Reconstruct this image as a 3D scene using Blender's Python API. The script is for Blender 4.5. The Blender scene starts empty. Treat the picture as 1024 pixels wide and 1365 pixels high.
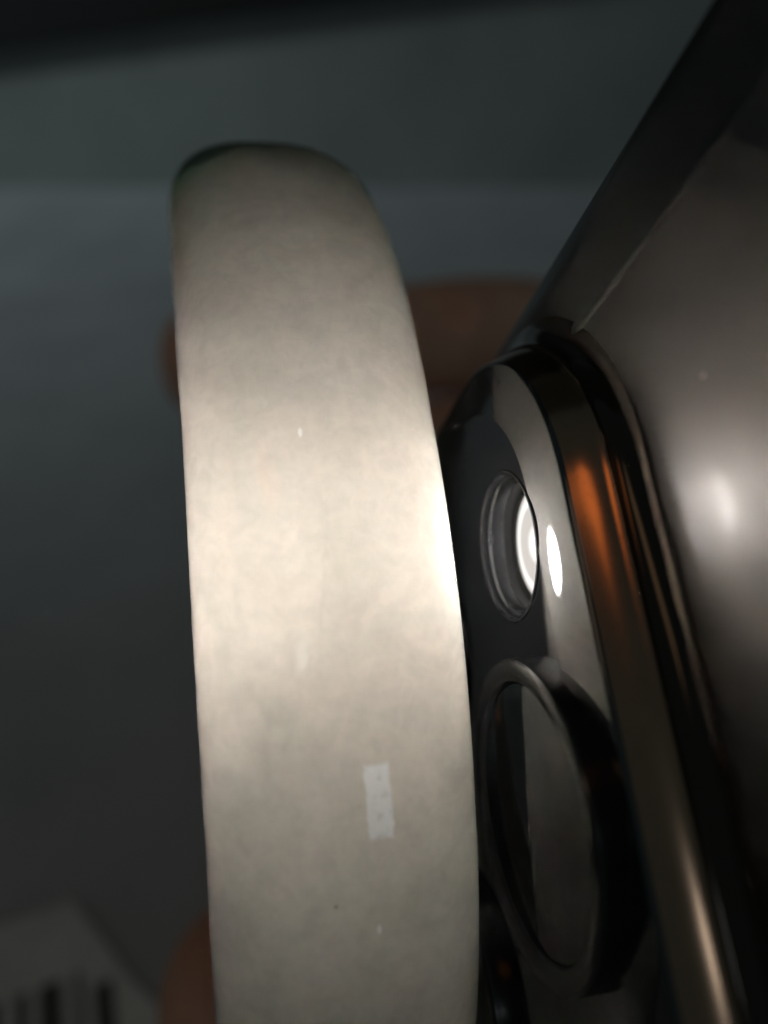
import bpy, bmesh, math, random
from mathutils import Vector, Matrix

random.seed(7)
S = bpy.context.scene
MM = 0.001

# ------------------------------------------------------------------ camera
CAM_H = 0.138                                   # lens height above the desk
CAM = Matrix.Translation((0, 0, CAM_H)) @ Matrix.Rotation(math.radians(50), 4, 'X')
cam_data = bpy.data.cameras.new('camera')
cam = bpy.data.objects.new('camera', cam_data)
S.collection.objects.link(cam)
cam.matrix_world = CAM
cam_data.sensor_fit = 'VERTICAL'
cam_data.sensor_height = 24.0
cam_data.sensor_width = 18.0
cam_data.lens = 24.0 * 1024 / 1365
cam_data.clip_start = 0.001
cam_data.clip_end = 20.0
cam_data.dof.use_dof = True
cam_data.dof.focus_distance = 0.0295
cam_data.dof.aperture_fstop = 16.0
S.camera = cam

# ------------------------------------------------------------------ world, lamps, exposure
W = bpy.data.worlds.new('World')
S.world = W
W.use_nodes = True
W.node_tree.nodes['Background'].inputs[0].default_value = (0.72, 0.97, 1.0, 1)
W.node_tree.nodes['Background'].inputs[1].default_value = 0.042


def cw(x, y, z):
    """a point given in millimetres right / up / ahead of the lens, as a world point in metres"""
    return CAM @ Vector((x * MM, y * MM, -z * MM))


def lamp(name, loc, target, sx, sy, power, color, shape='RECTANGLE', spread=180, roll=0):
    d = bpy.data.lights.new(name, 'AREA')
    d.shape = shape
    d.size, d.size_y = sx, sy
    d.energy = power
    d.color = color
    d.spread = math.radians(spread)
    o = bpy.data.objects.new(name, d)
    S.collection.objects.link(o)
    q = (Vector(target) - Vector(loc)).to_track_quat('-Z', 'Y')
    o.matrix_world = Matrix.Translation(loc) @ q.to_matrix().to_4x4() @ Matrix.Rotation(roll, 4, 'Z')
    return o


FLASH = 1.15                                     # radiance of the lit flash face seen off its beam
FLASH_POWER = 0.0056                            # watts in the forward beam of the flash
lamp('backdrop_fill', (-0.75, -0.12, 0.62), (-0.16, 0.47, 0.06), 0.16, 0.16, 0.125, (0.80, 0.95, 0.98), shape='DISK', spread=46)  # unseen lamp added to light wall and desk, its narrow cone missing the bangle
lamp('glint_fill', cw(37, 27, -300), cw(0, -12, 30), 0.012, 0.032, 0.0028, (0.86, 0.96, 1.0), spread=120)  # small unseen lamp, added so the bangle shows a narrow glint
lamp('orange_fill', cw(-54, 176, -213), cw(5, 0, 27), 0.06, 0.045, 0.0044, (1.0, 0.33, 0.08), spread=120)  # unseen lamp added for the orange reflection on the plateau's wall
lamp('brown_fill', cw(-280, 120, -190), cw(5, -5, 22), 0.035, 0.22, 0.010, (1.0, 0.66, 0.40), spread=120)  # unseen lamp added so the plateau's foot reflects a brown strip

S.view_settings.view_transform = 'Standard'
S.view_settings.look = 'None'
S.view_settings.exposure = 0.0
S.view_settings.gamma = 1.0
S.view_settings.use_curve_mapping = False
S.render.engine = 'CYCLES'
S.cycles.use_denoising = True
S.cycles.max_bounces = 64
S.cycles.diffuse_bounces = 64
S.cycles.volume_bounces = 64
S.cycles.glossy_bounces = 6
S.cycles.transmission_bounces = 4
S.cycles.sample_clamp_indirect = 0.0
S.cycles.use_adaptive_sampling = False


# ------------------------------------------------------------------ materials
class Mat:
    def __init__(self, name):
        self.m = bpy.data.materials.new(name)
        self.m.use_nodes = True
        self.t = self.m.node_tree
        self.b = self.t.nodes['Principled BSDF']
        self.out = self.t.nodes['Material Output']

    def n(self, kind, **kw):
        node = self.t.nodes.new(kind)
        for k, v in kw.items():
            if k in node.inputs:
                node.inputs[k].default_value = v
            else:
                setattr(node, k, v)
        return node

    def l(self, a, b):
        self.t.links.new(a, b)

    def set(self, **kw):
        for k, v in kw.items():
            self.b.inputs[k.replace('_', ' ')].default_value = v
        return self

    def coord(self):
        return self.n('ShaderNodeTexCoord').outputs['Object']

    def noise(self, scale, detail=4, rough=0.55, dist=0.0, vec=None):
        nd = self.n('ShaderNodeTexNoise', Scale=scale, Detail=detail, Roughness=rough, Distortion=dist)
        self.l(vec if vec is not None else self.coord(), nd.inputs['Vector'])
        return nd.outputs['Fac']

    def ramp(self, fac, *stops):
        r = self.n('ShaderNodeValToRGB')
        while len(r.color_ramp.elements) < len(stops):
            r.color_ramp.elements.new(0.5)
        for e, (p, c) in zip(r.color_ramp.elements, stops):
            e.position = p
            e.color = c if len(c) == 4 else (*c, 1)
        self.l(fac, r.inputs[0])
        return r.outputs[0]

    def mix(self, fac, a, b, blend='MIX'):
        x = self.n('ShaderNodeMix', data_type='RGBA', blend_type=blend)
        for sock, v in ((0, fac), (6, a), (7, b)):
            if isinstance(v, bpy.types.NodeSocket):
                self.l(v, x.inputs[sock])
            else:
                x.inputs[sock].default_value = v
        return x.outputs[2]

    def bump(self, height, strength=0.2, distance=0.0001):
        bp = self.n('ShaderNodeBump', Strength=strength, Distance=distance)
        self.l(height, bp.inputs['Height'])
        self.l(bp.outputs[0], self.b.inputs['Normal'])


def plain(name, col, rough=0.5, metal=0.0, ior=1.5, rough_var=0.0, scale=300, bump=0.0, **kw):
    m = Mat(name)
    m.set(Roughness=rough, Metallic=metal, IOR=ior, **kw)
    nz = m.noise(scale)
    lo = tuple(c * 0.88 for c in col)
    hi = tuple(min(1, c * 1.1) for c in col)
    m.l(m.ramp(nz, (0.3, lo), (0.7, hi)), m.b.inputs['Base Color'])
    if rough_var:
        mr = m.n('ShaderNodeMapRange')
        mr.inputs[3].default_value = max(0.0, rough - rough_var)
        mr.inputs[4].default_value = rough + rough_var
        m.l(m.noise(scale * 0.35, 6, 0.65), mr.inputs[0])
        m.l(mr.outputs[0], m.b.inputs['Roughness'])
    if bump:
        m.bump(m.noise(scale * 2), bump, 0.0002)
    return m


# polished translucent jade: light passes in and out through the skin and wanders inside the cloudy stone
J = Mat('jade')
J.t.nodes.remove(J.b)
cloud = J.noise(120, 8, 0.62, 0.9)
cloud2 = J.noise(520, 5, 0.6, 1.5)
inner = (0.98, 0.98, 0.972, 1)                            # what the light meets inside the stone
skin = J.ramp(cloud, (0.30, (0.69, 0.685, 0.65)), (0.44, (0.775, 0.745, 0.705)), (0.55, (0.81, 0.77, 0.73)), (0.68, (0.86, 0.815, 0.775)))
big = J.noise(55, 5, 0.6, 0.7)
skin = J.mix(0.75, skin, J.ramp(big, (0.34, (0.78, 0.81, 0.80)), (0.46, (0.93, 0.94, 0.92)), (0.56, (1.0, 0.98, 0.96)), (0.70, (1, 1, 1))), 'MULTIPLY')
skin = J.mix(0.6, skin, J.ramp(cloud2, (0.36, (0.86, 0.87, 0.865)), (0.58, (1, 1, 1))), 'MULTIPLY')
skin = J.mix(0.35, skin, J.ramp(J.noise(1900, 4, 0.6, 0.6), (0.38, (0.82, 0.82, 0.82)), (0.60, (1, 1, 1))), 'MULTIPLY')
geo = J.n('ShaderNodeAttribute', attribute_name='green_vein')
skin = J.mix(geo.outputs['Fac'], skin, (0.14, 0.52, 0.30, 1))
body = J.mix(geo.outputs['Fac'], inner, (0.66, 0.92, 0.77, 1))
sx = J.n('ShaderNodeSeparateXYZ')
J.l(J.coord(), sx.inputs[0])


def jm(op, a, b=None, c=None, clamp=False):
    nd = J.n('ShaderNodeMath', operation=op, use_clamp=clamp)
    for i, v in enumerate((a, b, c)):
        if v is None:
            continue
        if isinstance(v, bpy.types.NodeSocket):
            J.l(v, nd.inputs[i])
        else:
            nd.inputs[i].default_value = v
    return nd.outputs[0]


wob = J.noise(2600, 3, 0.6)
wob2 = J.noise(1500, 3, 0.6, vec=J.n('ShaderNodeTexCoord').outputs['Generated'])


def mark_or_glint(cx, cz, hw, hh, slant, wobble, soft, oval=False):
    """mask for one mark on the outer face, its place and half size in millimetres"""
    z = jm('SUBTRACT', sx.outputs[2], cz * MM)
    x = jm('SUBTRACT', jm('SUBTRACT', sx.outputs[0], cx * MM), jm('MULTIPLY', z, slant))
    w = jm('MULTIPLY', jm('SUBTRACT', wob, 0.5), wobble * MM)
    dx = jm('DIVIDE', jm('ABSOLUTE', jm('ADD', x, w)), hw * MM)
    dz = jm('DIVIDE', jm('ABSOLUTE', jm('ADD', z, w)), hh * MM)
    d = jm('SQRT', jm('ADD', jm('MULTIPLY', dx, dx), jm('MULTIPLY', dz, dz))) if oval else jm('MAXIMUM', dx, dz)
    m = jm('DIVIDE', jm('SUBTRACT', 1.0, d), soft, clamp=True)
    return jm('MULTIPLY', m, jm('GREATER_THAN', sx.outputs[1], 0.0))


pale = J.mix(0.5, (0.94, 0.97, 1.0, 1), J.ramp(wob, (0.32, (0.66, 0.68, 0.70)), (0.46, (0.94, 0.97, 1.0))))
skin = J.mix(mark_or_glint(0.78, -6.33, 0.46, 1.30, -0.03, 0.30, 0.12), skin, pale)  # rectangular window highlight, painted into the jade's skin colour
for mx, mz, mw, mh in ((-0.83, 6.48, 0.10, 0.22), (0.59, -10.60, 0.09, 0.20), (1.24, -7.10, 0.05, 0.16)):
    skin = J.mix(mark_or_glint(mx, mz, mw, mh, 0.0, 0.06, 0.45, True), skin, (1, 1, 1, 1))  # glints painted as tiny white ovals in the skin colour
for mx, mz, mw, mh in ((-0.85, -9.58, 0.06, 0.06),):
    skin = J.mix(mark_or_glint(mx, mz, mw, mh, 0.0, 0.06, 0.45, True), skin, (0.18, 0.14, 0.11, 1))
# faint healed line running down the stone
skin = J.mix(jm('MULTIPLY', mark_or_glint(-0.5, 1.2, 0.10, 3.6, 0.14, 0.5, 0.9), 0.35), skin, (0.58, 0.56, 0.52, 1))
bp = J.n('ShaderNodeBump', Strength=0.05, Distance=0.0001)
J.l(J.noise(900, 3), bp.inputs['Height'])
dif, tra = J.n('ShaderNodeBsdfDiffuse'), J.n('ShaderNodeBsdfTranslucent')
glo = J.n('ShaderNodeBsdfGlossy', Roughness=0.06)
glo.inputs['Color'].default_value = (0.985, 0.984, 0.972, 1)
fre = J.n('ShaderNodeFresnel', IOR=1.70)
J.l(body, dif.inputs['Color'])
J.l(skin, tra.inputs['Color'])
J.l(bp.outputs[0], glo.inputs['Normal'])
m1, m2 = J.n('ShaderNodeMixShader'), J.n('ShaderNodeMixShader')
m1.inputs[0].default_value = 0.97
J.l(dif.outputs[0], m1.inputs[1])
J.l(tra.outputs[0], m1.inputs[2])
J.l(fre.outputs[0], m2.inputs[0])
J.l(m1.outputs[0], m2.inputs[1])
J.l(glo.outputs[0], m2.inputs[2])
J.l(m2.outputs[0], J.out.inputs['Surface'])
vs = J.n('ShaderNodeVolumeScatter', Density=170.0, Anisotropy=0.0)
vs.inputs['Color'].default_value = (0.999, 0.999, 0.996, 1)
J.l(vs.outputs[0], J.out.inputs['Volume'])

M_GLASS = plain('dark_back_glass', (0.012, 0.012, 0.013), 0.36, ior=2.2, rough_var=0.08, scale=110,
                Coat_Weight=0.12, Coat_Roughness=0.05, Coat_IOR=1.5, Specular_Tint=(1.0, 0.94, 0.93, 1))
M_PLATEAU = plain('plateau_glass', (0.008, 0.008, 0.009), 0.03, ior=1.95, rough_var=0.02, scale=240)
M_STEEL = plain('polished_dark_steel', (0.20, 0.185, 0.18), 0.10, metal=1.0, rough_var=0.06, scale=200)
M_TRIM = plain('bronze_trim', (0.36, 0.235, 0.16), 0.17, metal=1.0, rough_var=0.05, scale=260)
M_FOOT = plain('foot_glass', (0.012, 0.010, 0.009), 0.10, ior=1.6, rough_var=0.03, scale=200, Specular_Tint=(1.0, 0.86, 0.74, 1))
gv = M_GLASS.n('ShaderNodeTexVoronoi', Scale=330.0)
M_GLASS.l(M_GLASS.coord(), gv.inputs['Vector'])
old = M_GLASS.b.inputs['Base Color'].links[0].from_socket
M_GLASS.l(M_GLASS.mix(M_GLASS.ramp(gv.outputs['Distance'], (0.018, (1, 1, 1)), (0.03, (0, 0, 0))), old, (0.42, 0.40, 0.38, 1)), M_GLASS.b.inputs['Base Color'])
tv = M_TRIM.n('ShaderNodeTexVoronoi', Scale=4200.0)
M_TRIM.l(M_TRIM.coord(), tv.inputs['Vector'])
old = M_TRIM.b.inputs['Base Color'].links[0].from_socket
M_TRIM.l(M_TRIM.mix(M_TRIM.ramp(tv.outputs['Distance'], (0.06, (1, 1, 1)), (0.13, (0, 0, 0))), old, (0.02, 0.016, 0.012, 1)), M_TRIM.b.inputs['Base Color'])
M_SCREEN = plain('screen_glass', (0.01, 0.01, 0.01), 0.05)
M_RING = plain('black_ring_metal', (0.010, 0.010, 0.011), 0.20, metal=0.0, rough_var=0.08, scale=700)
M_LENS = plain('lens_glass', (0.004, 0.006, 0.006), 0.01, ior=1.8, scale=500)
M_WELL = plain('flash_well_metal', (0.10, 0.10, 0.105), 0.25, metal=0.9, rough_var=0.1, scale=900)
M_BLACK = plain('black_plastic', (0.012, 0.012, 0.012), 0.35, scale=600)
M_SCRATCH = plain('bare_scratch', (0.30, 0.29, 0.28), 0.5, scale=900)
M_MARK = plain('black_scuff', (0.01, 0.01, 0.01), 0.7, scale=900)

FL = Mat('flash_light')
em = FL.n('ShaderNodeEmission')
em.inputs['Strength'].default_value = FLASH
sep = FL.n('ShaderNodeVectorMath', operation='LENGTH')
FL.l(FL.coord(), sep.inputs[0])
wv = FL.n('ShaderNodeMath', operation='MULTIPLY')
wv.inputs[1].default_value = 6200.0
FL.l(sep.outputs['Value'], wv.inputs[0])
sn = FL.n('ShaderNodeMath', operation='SINE')
FL.l(wv.outputs[0], sn.inputs[0])
FL.l(FL.ramp(sn.outputs[0], (0.0, (0.62, 0.58, 0.54)), (1.0, (1.0, 0.985, 0.95))), em.inputs['Color'])
FL.l(em.outputs[0], FL.out.inputs['Surface'])

SK = Mat('skin')
SK.set(Roughness=0.45, IOR=1.4, Subsurface_Weight=0.35, Subsurface_Scale=0.003)
SK.b.inputs['Subsurface Radius'].default_value = (1.0, 0.35, 0.2)
tone = SK.ramp(SK.noise(90, 6, 0.6), (0.3, (0.60, 0.35, 0.25)), (0.7, (0.76, 0.50, 0.38)))
tone = SK.mix(SK.ramp(SK.noise(28, 3, 0.5), (0.42, (0, 0, 0)), (0.62, (0.6, 0.6, 0.6))), tone, (0.62, 0.24, 0.13, 1))
SK.l(tone, SK.b.inputs['Base Color'])
vor = SK.n('ShaderNodeTexVoronoi', Scale=900.0)
SK.l(SK.coord(), vor.inputs['Vector'])
crease = SK.n('ShaderNodeTexWave', Scale=42.0, Distortion=7.0, Detail=3.0)
SK.l(SK.coord(), crease.inputs['Vector'])
hsum = SK.n('ShaderNodeMath', operation='MULTIPLY_ADD')
hsum.inputs[1].default_value = 2.5
SK.l(SK.ramp(crease.outputs['Fac'], (0.0, (0, 0, 0)), (0.14, (1, 1, 1))), hsum.inputs[0])
SK.l(vor.outputs['Distance'], hsum.inputs[2])
SK.bump(hsum.outputs[0], 0.5, 0.0003)
M_NAIL = plain('fingernail', (0.62, 0.40, 0.32), 0.22, scale=200)

M_DESK = plain('pale_desk', (0.50, 0.51, 0.52), 0.55, rough_var=0.1, scale=26, bump=0.05)
M_WALL = plain('grey_wall', (0.27, 0.285, 0.275), 0.85, scale=18, bump=0.08)
M_BOARD = plain('black_board', (0.006, 0.006, 0.006), 0.6, scale=40)
M_PAPER = plain('white_card', (0.80, 0.80, 0.78), 0.65, scale=120, bump=0.05)
M_INK = plain('black_ink', (0.09, 0.09, 0.085), 0.6, scale=400)


# ------------------------------------------------------------------ object helpers
def link(o, parent=None, **props):
    S.collection.objects.link(o)
    if parent is not None:
        o.parent = parent
    for k, v in props.items():
        o[k] = v
    return o


def mesh_obj(name, bm, mat, parent=None, smooth=True, sharp=None, **props):
    me = bpy.data.meshes.new(name)
    bmesh.ops.recalc_face_normals(bm, faces=bm.faces)
    bm.to_mesh(me)
    bm.free()
    if smooth:
        for p in me.polygons:
            p.use_smooth = True
        if sharp:
            me.set_sharp_from_angle(angle=math.radians(sharp))
    me.materials.append(mat.m)
    return link(bpy.data.objects.new(name, me), parent, **props)


def empty(name, matrix, **props):
    o = bpy.data.objects.new(name, None)
    o.empty_display_size = 0.01
    link(o, None, **props)
    o.matrix_world = matrix
    return o


def frame(x, y, z, loc):
    m = Matrix.Identity(4)
    for i, a in enumerate((x, y, z)):
        m.col[i][:3] = a
    m.col[3][:3] = loc
    return m


def loft(bm, loops, closed=True, cap_start=False, cap_end=False):
    rows = [[bm.verts.new(p) for p in lp] for lp in loops]
    n = len(rows[0])
    for a, b in zip(rows, rows[1:]):
        for i in range(n if closed else n - 1):
            j = (i + 1) % n
            bm.faces.new((a[i], a[j], b[j], b[i]))
    if cap_start:
        bm.faces.new(rows[0][::-1])
    if cap_end:
        bm.faces.new(rows[-1])
    return rows


def lathe(bm, prof, n=96, cap_start=False, cap_end=False, c=(0, 0)):
    return loft(bm, [[Vector(((c[0] + r * math.cos(2 * math.pi * i / n)) * MM,
                              (c[1] + r * math.sin(2 * math.pi * i / n)) * MM, h * MM)) for i in range(n)]
                     for r, h in prof], True, cap_start, cap_end)


def box(bm, x0, x1, y0, y1, z0, z1, bev=0.0):
    v = [bm.verts.new((x, y, z)) for z in (z0, z1) for x, y in ((x0, y0), (x1, y0), (x1, y1), (x0, y1))]
    for f in ((0, 3, 2, 1), (4, 5, 6, 7), (0, 1, 5, 4), (1, 2, 6, 5), (2, 3, 7, 6), (3, 0, 4, 7)):
        bm.faces.new([v[i] for i in f])
    if bev:
        bmesh.ops.bevel(bm, geom=list(bm.edges), offset=bev, segments=3, affect='EDGES', profile=0.5)


# ------------------------------------------------------------------ setting: desk and wall
WALL_Y = 0.448
bm = bmesh.new()
box(bm, -1.2, 1.2, -0.5, WALL_Y, -0.03, 0.0)
mesh_obj('desk', bm, M_DESK, smooth=False, kind='structure')
bm = bmesh.new()
box(bm, -1.2, 1.2, WALL_Y, WALL_Y + 0.02, -0.03, 1.0)
mesh_obj('wall', bm, M_WALL, smooth=False, kind='structure')

# ------------------------------------------------------------------ smartphone
PU = Vector((-0.11921448, 0.93969061, -0.32057676))       # towards the phone's top edge
PR = Vector((0.18834368, 0.33842011, 0.92195363))         # across the back, towards the viewer
PN = Vector((-0.97484079, -0.04953162, 0.21732937))       # out of the back
FC = Vector(((676 - 512) / 1024 * 31.2, -(728 - 682.5) / 1024 * 31.2, -31.2)) * MM
PHONE = CAM @ frame(PR, PU, PN, FC)                       # origin on the plateau face at the flash
phone = empty('smartphone', PHONE,
              label='dark glossy smartphone with its flash lit, held beside the pale bangle', category='smartphone')

H_BACK = -2.7
THICK = 8.1
RF, RW = 4.05, 5.8                                        # rounding of the frame: half depth and reach across the back
V_TOP, U_LEFT = 13.0, -29.5                               # outline of the phone in its own frame
V_BOT, U_RIGHT = V_TOP - 144.0, U_LEFT + 71.5
RC = 11.5


def rrect(u0, u1, v0, v1, r, h, off=0.0, nc=20, ns=10):
    """rounded rectangle grown by off; every loop has the same vertex count"""
    pts = []
    cs = ((u1 - r, v1 - r, 0), (u0 + r, v1 - r, 90), (u0 + r, v0 + r, 180), (u1 - r, v0 + r, 270))
    for k, (cu, cv, a0) in enumerate(cs):
        arc = [(cu + (r + off) * math.cos(math.radians(a0 + 90 * i / nc)),
                cv + (r + off) * math.sin(math.radians(a0 + 90 * i / nc))) for i in range(nc + 1)]
        pts += arc
        ncu, ncv, na = cs[(k + 1) % 4]
        nx = (ncu + (r + off) * math.cos(math.radians(na)), ncv + (r + off) * math.sin(math.radians(na)))
        for i in range(1, ns):
            t = i / ns
            pts.append((arc[-1][0] * (1 - t) + nx[0] * t, arc[-1][1] * (1 - t) + nx[1] * t))
    out = []
    for (a, b) in pts:
        hh = h(a, b) if callable(h) else h
        out.append(Vector((a * MM, b * MM, hh * MM)))
    return out


OUT = (U_LEFT, U_RIGHT, V_BOT, V_TOP, RC)
GL = 3.5                                                  # the glass wraps this far round the back


SE = 2 / 3.6                                              # a slow roll that tightens towards the frame


def edge(a):                                              # (offset, height) at angle a round the frame
    sn, cs = max(0.0, math.sin(a)), math.cos(a)
    f = sn ** SE
    if a > math.pi / 2:
        return -RW + RW * f, H_BACK - RF - RF * abs(cs) ** SE
    return -RW + RW * f, H_BACK - RF + (RF - 0.03 * RW * f * (1 - f)) * max(0.0, cs) ** SE


bm = bmesh.new()
prof = [edge(math.radians(d)) for d in [0, 1, 2, 4, 6] + list(range(8, 61, 3))]
lip = [(-RW + x, H_BACK + y) for x, y in ((-0.06, 0.0), (-0.02, 0.012), (0.05, 0.05), (0.14, 0.072), (0.24, 0.066), (0.36, 0.036), (0.50, 0.004))]
prof = lip + [(o, h) for o, h in prof if o > -RW + 0.56]      # a fine raised lip where the flat back ends
loft(bm, [rrect(*OUT, h, o) for o, h in prof], cap_start=True)
mesh_obj('back_glass', bm, M_GLASS, phone, sharp=30)
bm = bmesh.new()
o0, h0 = edge(math.radians(59))
prof = [(o0 - 0.10, h0 - 0.10), (o0 - 0.02, h0 - 0.16)] + [edge(math.radians(d)) for d in range(62, 131, 3)]
loft(bm, [rrect(*OUT, h, o) for o, h in prof])
mesh_obj('frame', bm, M_STEEL, phone, sharp=50)
bm = bmesh.new()
prof = [edge(math.radians(d)) for d in range(131, 181, 3)] + [(-RW - 0.2, H_BACK - 2 * RF - 0.01)]
loft(bm, [rrect(*OUT, h, o) for o, h in prof], cap_end=True)
mesh_obj('screen', bm, M_SCREEN, phone, sharp=40)
for side, vs in ((1, (-32,)), (-1, (-22, -34, -46))):     # side keys
    for v in vs:
        u = (U_RIGHT if side > 0 else U_LEFT) + 0.15 * side
        bm = bmesh.new()
        box(bm, (u - 0.4) * MM, (u + 0.4) * MM, (v - 5) * MM, (v + 5) * MM, (H_BACK - 5.4) * MM, (H_BACK - 2.7) * MM, 0.3 * MM)
        mesh_obj('side_key', bm, M_STEEL, phone)

# camera plateau: rounded slab with a soft concave foot flowing into the back glass
PLT = (-24.0, 5.65, -28.6, 9.4, 8.5)


def body_h(u, v):
    """height of the phone's back at (u, v), following the rounded frame"""
    dv = v - (V_TOP - RW)
    du = (U_LEFT + RW) - u
    d = max(dv, du, 0.0)
    f = min(d / RW, 0.97)
    return edge(math.asin(f ** (1 / SE)))[1]


FLR = 2.95                                                # radius of the flash opening
bm = bmesh.new()
loops = [rrect(*PLT, 0.0, -2.75)]
BV = 2.05                                                 # broad soft bevel round the face
for i in range(1, 9):
    t = i / 8
    loops.append(rrect(*PLT, -(0.14 * t + 0.04 * t * t) * BV, -2.75 + BV * t))
hb = -(0.14 + 0.04) * BV
for d in range(15, 66, 10):                               # tight rim
    a = math.radians(d)
    loops.append(rrect(*PLT, hb - 0.30 * (math.cos(math.radians(10)) - math.cos(a)), -0.70 + 0.30 * (math.sin(a) - math.sin(math.radians(10)))))
RIM = (-0.70 + 0.30 * (math.sin(math.radians(65)) - math.sin(math.radians(10))), hb - 0.30 * (math.cos(math.radians(10)) - math.cos(math.radians(65))))
rows = loft(bm, loops)
hole = [bm.verts.new((FLR * MM * math.cos(2 * math.pi * i / 96), FLR * MM * math.sin(2 * math.pi * i / 96), 0)) for i in range(96)]
es = [bm.edges.new((hole[i], hole[(i + 1) % 96])) for i in range(96)]
top = [bm.verts.new(v.co) for v in rows[0]]             # own loop, so the bevel starts with a crisp line
for i in range(len(top)):
    bm.edges.new((top[i], top[(i + 1) % len(top)]))
es += [bm.edges.get((top[i], top[(i + 1) % len(top)])) for i in range(len(top))]
bmesh.ops.triangle_fill(bm, edges=es, use_beauty=True)
plateau = mesh_obj('camera_plateau', bm, M_PLATEAU, phone, sharp=32)

bm = bmesh.new()
loops = [rrect(*PLT, RIM[1] - 0.01, RIM[0] + 0.005)]
for i in range(1, 7):
    t = i / 6
    loops.append(rrect(*PLT, (RIM[1] - 0.01) * (1 - t) - 1.84 * t, RIM[0] * (1 - t) + 0.08 * t + 0.05 * math.sin(math.pi * t)))
loops.append(rrect(*PLT, -1.91, 0.14))
loft(bm, loops)
mesh_obj('plateau_trim', bm, M_TRIM, plateau, sharp=32)
bm = bmesh.new()
loops = [rrect(*PLT, -1.905, 0.14), rrect(*PLT, -1.915, 0.24)]
FO, FH = 1.15, 0.78
for i in range(1, 17):
    t = i / 16
    a = t * math.pi / 2
    o = 0.24 + FO * (1 - math.cos(a)) ** 0.9
    hr = FH * (1 - math.sin(a))
    k = t
    loops.append(rrect(*PLT, (lambda u, v, hr=hr, t=t: (H_BACK + hr) * (1 - t) + (body_h(u, v) + 0.004 + hr) * t), o))
loft(bm, loops)
mesh_obj('plateau_foot', bm, M_FOOT, plateau, sharp=32)

# flash: rim, metal well and the lit face at its bottom
bm = bmesh.new()
lathe(bm, [(FLR + 0.16, 0.002), (FLR + 0.12, 0.05), (FLR + 0.02, 0.055), (FLR - 0.06, 0.0), (FLR - 0.10, -0.30)])
flash = mesh_obj('flash', bm, M_RING, phone, sharp=35)
bm = bmesh.new()
lathe(bm, [(FLR - 0.12, -0.28), (FLR - 0.20, -0.34), (FLR - 0.26, -0.86), (FLR - 0.34, -0.90)])
mesh_obj('well', bm, M_WELL, flash, sharp=35)
bm = bmesh.new()
lathe(bm, [(FLR - 0.33, -0.89), (FLR - 0.36, -1.32), (FLR - 0.60, -1.34), (FLR - 0.62, -1.40)])
mesh_obj('gasket', bm, M_BLACK, flash, sharp=35)
bm = bmesh.new()
lathe(bm, [(0.01, -1.24), (0.8, -1.25), (1.5, -1.27), (2.0, -1.31), (FLR - 0.62, -1.38)], cap_start=True)
mesh_obj('light_face', bm, FL, flash)
beam = bpy.data.lights.new('flash_beam', 'AREA')           # the phone flash throws its light straight out of the back
beam.shape = 'DISK'
beam.size = 3.3 * MM
beam.energy = FLASH_POWER
beam.color = (1.0, 0.97, 0.93)
beam.spread = math.radians(115)
beam_o = bpy.data.objects.new('flash_beam', beam)
S.collection.objects.link(beam_o)
beam_o.matrix_world = PHONE @ Matrix.Translation((0, 0, -1.2 * MM)) @ Matrix.Rotation(math.pi, 4, 'X')


def camera_lens(cu, cv, r):
    bm = bmesh.new()
    lathe(bm, [(r, -0.6), (r, 0.06), (r, 0.60), (r - 0.03, 0.72), (r - 0.10, 0.80), (r - 0.22, 0.84),
               (r - 0.62, 0.80), (r - 0.86, 0.70), (r - 0.94, 0.60), (r - 0.98, 0.52)], c=(0, 0))
    ring = mesh_obj('camera_lens', bm, M_RING, phone, sharp=25)
    ring.location = (cu * MM, cv * MM, 0)
    bm = bmesh.new()
    lathe(bm, [(0.01, 0.58), (r - 1.1, 0.58), (r - 0.985, 0.54)], cap_start=True)
    mesh_obj('lens_glass', bm, M_LENS, ring, sharp=25)
    return ring


camera_lens(-1.0, -10.25, 5.85)
camera_lens(-14.6, -18.6, 5.85)
camera_lens(-14.6, -1.7, 5.85)
bm = bmesh.new()
lathe(bm, [(0.01, 0.006), (0.45, 0.006), (0.5, 0.0)], n=24, cap_start=True, c=(0.2, -20.6))
mesh_obj('microphone', bm, M_BLACK, phone)

# fine scuffs worn into the top corner of the plateau
bm = bmesh.new()
def on_bevel(ang, d):
    """a point on the bevel of the rounded corner: ang in degrees, d millimetres in from the rim"""
    r = 8.5 - d
    t = max(0.0, min(1.0, (2.75 - d) / BV))
    return Vector(((-2.85 + r * math.cos(math.radians(ang))) * MM, (0.9 + r * math.sin(math.radians(ang))) * MM,
                   (-(0.14 * t + 0.04 * t * t) * BV + 0.006) * MM))


for k in range(34):
    a0 = random.uniform(48, 100)
    d0 = random.uniform(0.78, 1.15)
    ln = random.uniform(0.12, 0.50)
    sk = random.uniform(-2.5, 2.5)
    wd = random.uniform(0.08, 0.22)
    bm.faces.new([bm.verts.new(on_bevel(*q)) for q in ((a0, d0), (a0 + sk * 0.5 + wd, d0 + ln * 0.5), (a0 + sk, d0 + ln), (a0 + sk * 0.5 - wd, d0 + ln * 0.5))])
mesh_obj('scuffs', bm, M_MARK, plateau, smooth=False, kind='stuff')

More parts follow.
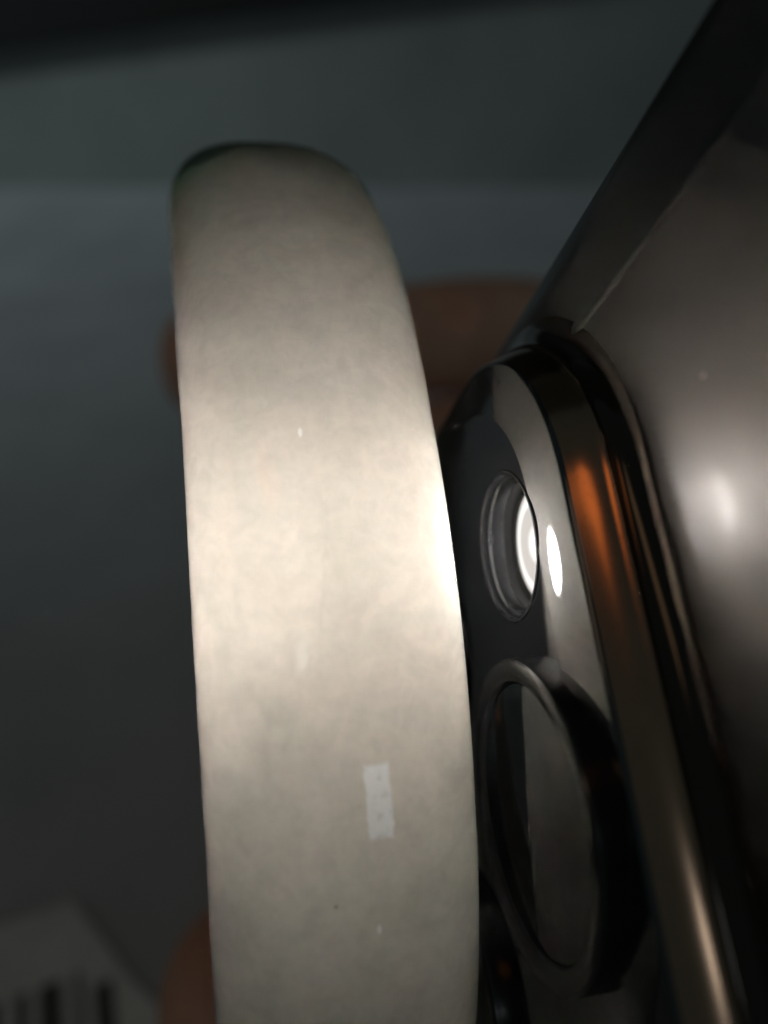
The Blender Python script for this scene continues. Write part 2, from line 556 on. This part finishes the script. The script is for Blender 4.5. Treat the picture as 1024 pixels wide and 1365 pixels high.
# ------------------------------------------------------------------ jade bangle, flat against the phone
AX = Vector((0.9743359751677132, 0.06068924041699875, -0.21676305864143242))     # axis of the ring
E1 = Vector((0.20299351855924644, 0.17925916962870408, 0.9626316956795908))      # towards the viewer
E2 = Vector((-0.09727815231036314, 0.981928187904612, -0.16233913539700331))     # up
BC = Vector((-7.131746998808439, -8.411252605053237, -52.92584091983582)) * MM
BANGLE = CAM @ frame(AX, E1, E2, BC)
RO, KV, BA, BB, BE = 28.1, 1.132, 5.0, 3.2, 0.87
BI = 6.4                                                  # the inner side bulges more than the outer
bm = bmesh.new()
NT, NP = 288, 72
lay = bm.verts.layers.float.new('green_vein')
rows = []
for i in range(NT):
    th = 2 * math.pi * i / NT
    row = []
    ta = (th + math.pi) % (2 * math.pi) - math.pi         # hand-cut: a touch broader away from the front
    wide = 1 + 0.075 * max(0.0, min(1.0, (ta - 0.25) / 0.6)) + 0.03 * max(0.0, min(1.0, (-ta - 0.25) / 0.4))
    for j in range(NP):
        ph = 2 * math.pi * j / NP
        c, s = math.cos(ph), math.sin(ph)
        w = BA * wide * math.copysign(abs(s) ** 0.76, s)
        r = RO - BB + (BB if c > 0 else BI) * math.copysign(abs(c) ** (BE if c > 0 else 0.6), c)
        v = bm.verts.new((w * MM, r * math.cos(th) * MM, KV * r * math.sin(th) * MM))
        d = (th - 0.98) / 0.20
        g = math.exp(-d * d) * (0.22 + 0.78 / (1 + math.exp((w + 2.6) / 0.6)))
        v[lay] = min(1.0, 1.2 * g)
        row.append(v)
    rows.append(row)
for i in range(NT):
    for j in range(NP):
        a, b = rows[i], rows[(i + 1) % NT]
        bm.faces.new((a[j], a[(j + 1) % NP], b[(j + 1) % NP], b[j]))
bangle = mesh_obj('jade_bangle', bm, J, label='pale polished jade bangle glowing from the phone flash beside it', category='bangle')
bangle.matrix_world = BANGLE


# ------------------------------------------------------------------ hand behind the bangle
def cpix(px, py, z):
    return Vector(((px - 512) / 1024 * z, -(py - 682.5) / 1024 * z, -z))


def hand():
    V, E, R = [], [], []

    def add(p, r, prev=None):
        V.append(p)
        R.append(r)
        if prev is not None:
            E.append((prev, len(V) - 1))
        return len(V) - 1

    def chain(start, pts):
        k = start
        for px, py, z, r in pts:
            k = add(cpix(px, py, z), r, k)
        return k
    root = add(cpix(930, 900, 150), 19)                   # middle of the palm
    chain(root, [(1060, 1150, 158, 20), (1250, 1350, 175, 24), (1700, 1600, 205, 30), (2300, 1900, 235, 34)])
    for base, pts in (
        ((930, 640, 146, 13), [(860, 480, 136, 10.6), (760, 446, 131, 9.5), (672, 446, 128, 10.2), (610, 448, 126, 10.3), (520, 456, 124, 9.2), (410, 470, 121, 9.7), (320, 480, 120, 9.6), (205, 489, 118, 9.6)]),
        ((930, 740, 148, 13), [(850, 610, 136, 10.8), (680, 596, 130, 10.4), (560, 606, 125, 9.8), (440, 650, 118, 8.8)]),
        ((930, 860, 148, 13), [(850, 790, 138, 10.2), (690, 800, 130, 9.4), (560, 810, 124, 8.9), (470, 830, 118, 8.0)]),
        ((940, 980, 149, 12), [(870, 930, 141, 9.2), (740, 940, 134, 8.2), (640, 950, 128, 7.8), (560, 960, 123, 7.0)]),
        ((840, 1150, 146, 15), [(700, 1450, 132, 14), (520, 1640, 110, 12.5), (385, 1540, 88, 11.5), (345, 1370, 76, 10.6), (330, 1225, 72, 9.4)]),
    ):
        chain(root, [base] + pts)
    me = bpy.data.meshes.new('hand_skeleton')
    me.from_pydata([v * MM for v in V], E, [])
    o = bpy.data.objects.new('hand_skeleton', me)
    S.collection.objects.link(o)
    md = o.modifiers.new('skin', 'SKIN')
    md.use_smooth_shade = True
    for i, sv in enumerate(me.skin_vertices[0].data):
        sv.radius = (R[i] * MM, R[i] * MM)
        sv.use_root = (i == 0)
    sub = o.modifiers.new('subdivision', 'SUBSURF')
    sub.levels = sub.render_levels = 3
    dg = bpy.context.evaluated_depsgraph_get()
    out = bpy.data.meshes.new_from_object(o.evaluated_get(dg))
    bpy.data.objects.remove(o)
    out.name = 'hand'
    out.materials.clear()
    out.materials.append(SK.m)
    for p in out.polygons:
        p.use_smooth = True
    h = link(bpy.data.objects.new('hand', out), None,
             label='brown hand behind the bangle, fingertip and thumb showing past its edges', category='hand')
    h.matrix_world = CAM
    return h


hand_obj = hand()

# ------------------------------------------------------------------ barcode card on the desk, black board on the wall
inv = CAM.to_3x3()


def on_desk(px, py, z=0.0):
    d = inv @ Vector(((px - 512) / 1024, -(py - 682.5) / 1024, -1))
    t = (z - CAM_H) / d.z
    return Vector((0, 0, CAM_H)) + d * t


A = on_desk(100, 1205)
xdir = (on_desk(0, 1240) - A).normalized()                # along the card's top edge, leftwards
CARD = Matrix.Translation((A.x, A.y, 0.0)) @ Matrix.Rotation(math.atan2(xdir.y, xdir.x), 4, 'Z')
card = empty('barcode_card', CARD, label='white tag with a cut corner and black barcode lying on the desk', category='tag')
bm = bmesh.new()
outline = [(0.0, 0.0), (0.034, 0.0), (0.034, 0.055), (-0.0115, 0.055), (-0.0115, 0.0215), (-0.0085, 0.0170)]
lo = [bm.verts.new((x, y, 0.0003)) for x, y in outline]
hi = [bm.verts.new((x, y, 0.0015)) for x, y in outline]
bm.faces.new(lo)
bm.faces.new(hi)
for i in range(len(outline)):
    j = (i + 1) % len(outline)
    bm.faces.new((lo[i], lo[j], hi[j], hi[i]))
mesh_obj('paper', bm, M_PAPER, card, smooth=False)
x = -0.0052
for w, gap in ((0.0030, 0.0016), (0.0012, 0.0018), (0.0036, 0.0015), (0.0018, 0.0022), (0.0026, 0.0012), (0.0012, 0.0016),
               (0.0034, 0.0018), (0.0016, 0.0014), (0.0028, 0.0016)):
    bm = bmesh.new()
    box(bm, x, x + w, 0.0122 if x > -0.004 else 0.0150, 0.046, 0.00151, 0.00154)
    mesh_obj('bar', bm, M_INK, card, smooth=False)
    x += w + gap

bm = bmesh.new()
box(bm, -0.42, 0.42, -0.012, 0.0, 0.0, 0.30, 0.002)
board = mesh_obj('black_board', bm, M_BOARD, smooth=False,
                 label='black board on the grey wall, its lower edge slanting at top left', category='board')


def on_wall(px, py, y=WALL_Y):
    d = inv @ Vector(((px - 512) / 1024, -(py - 682.5) / 1024, -1))
    return Vector((0, 0, CAM_H)) + d * (y / d.y)


p0, p1 = on_wall(-40, 68, WALL_Y - 0.002), on_wall(430, 2, WALL_Y - 0.002)
mid = (p0 + p1) / 2
board.matrix_world = Matrix.Translation((mid.x, WALL_Y - 0.002, mid.z)) @ Matrix.Rotation(-math.atan2(p1.z - p0.z, p1.x - p0.x), 4, 'Y')
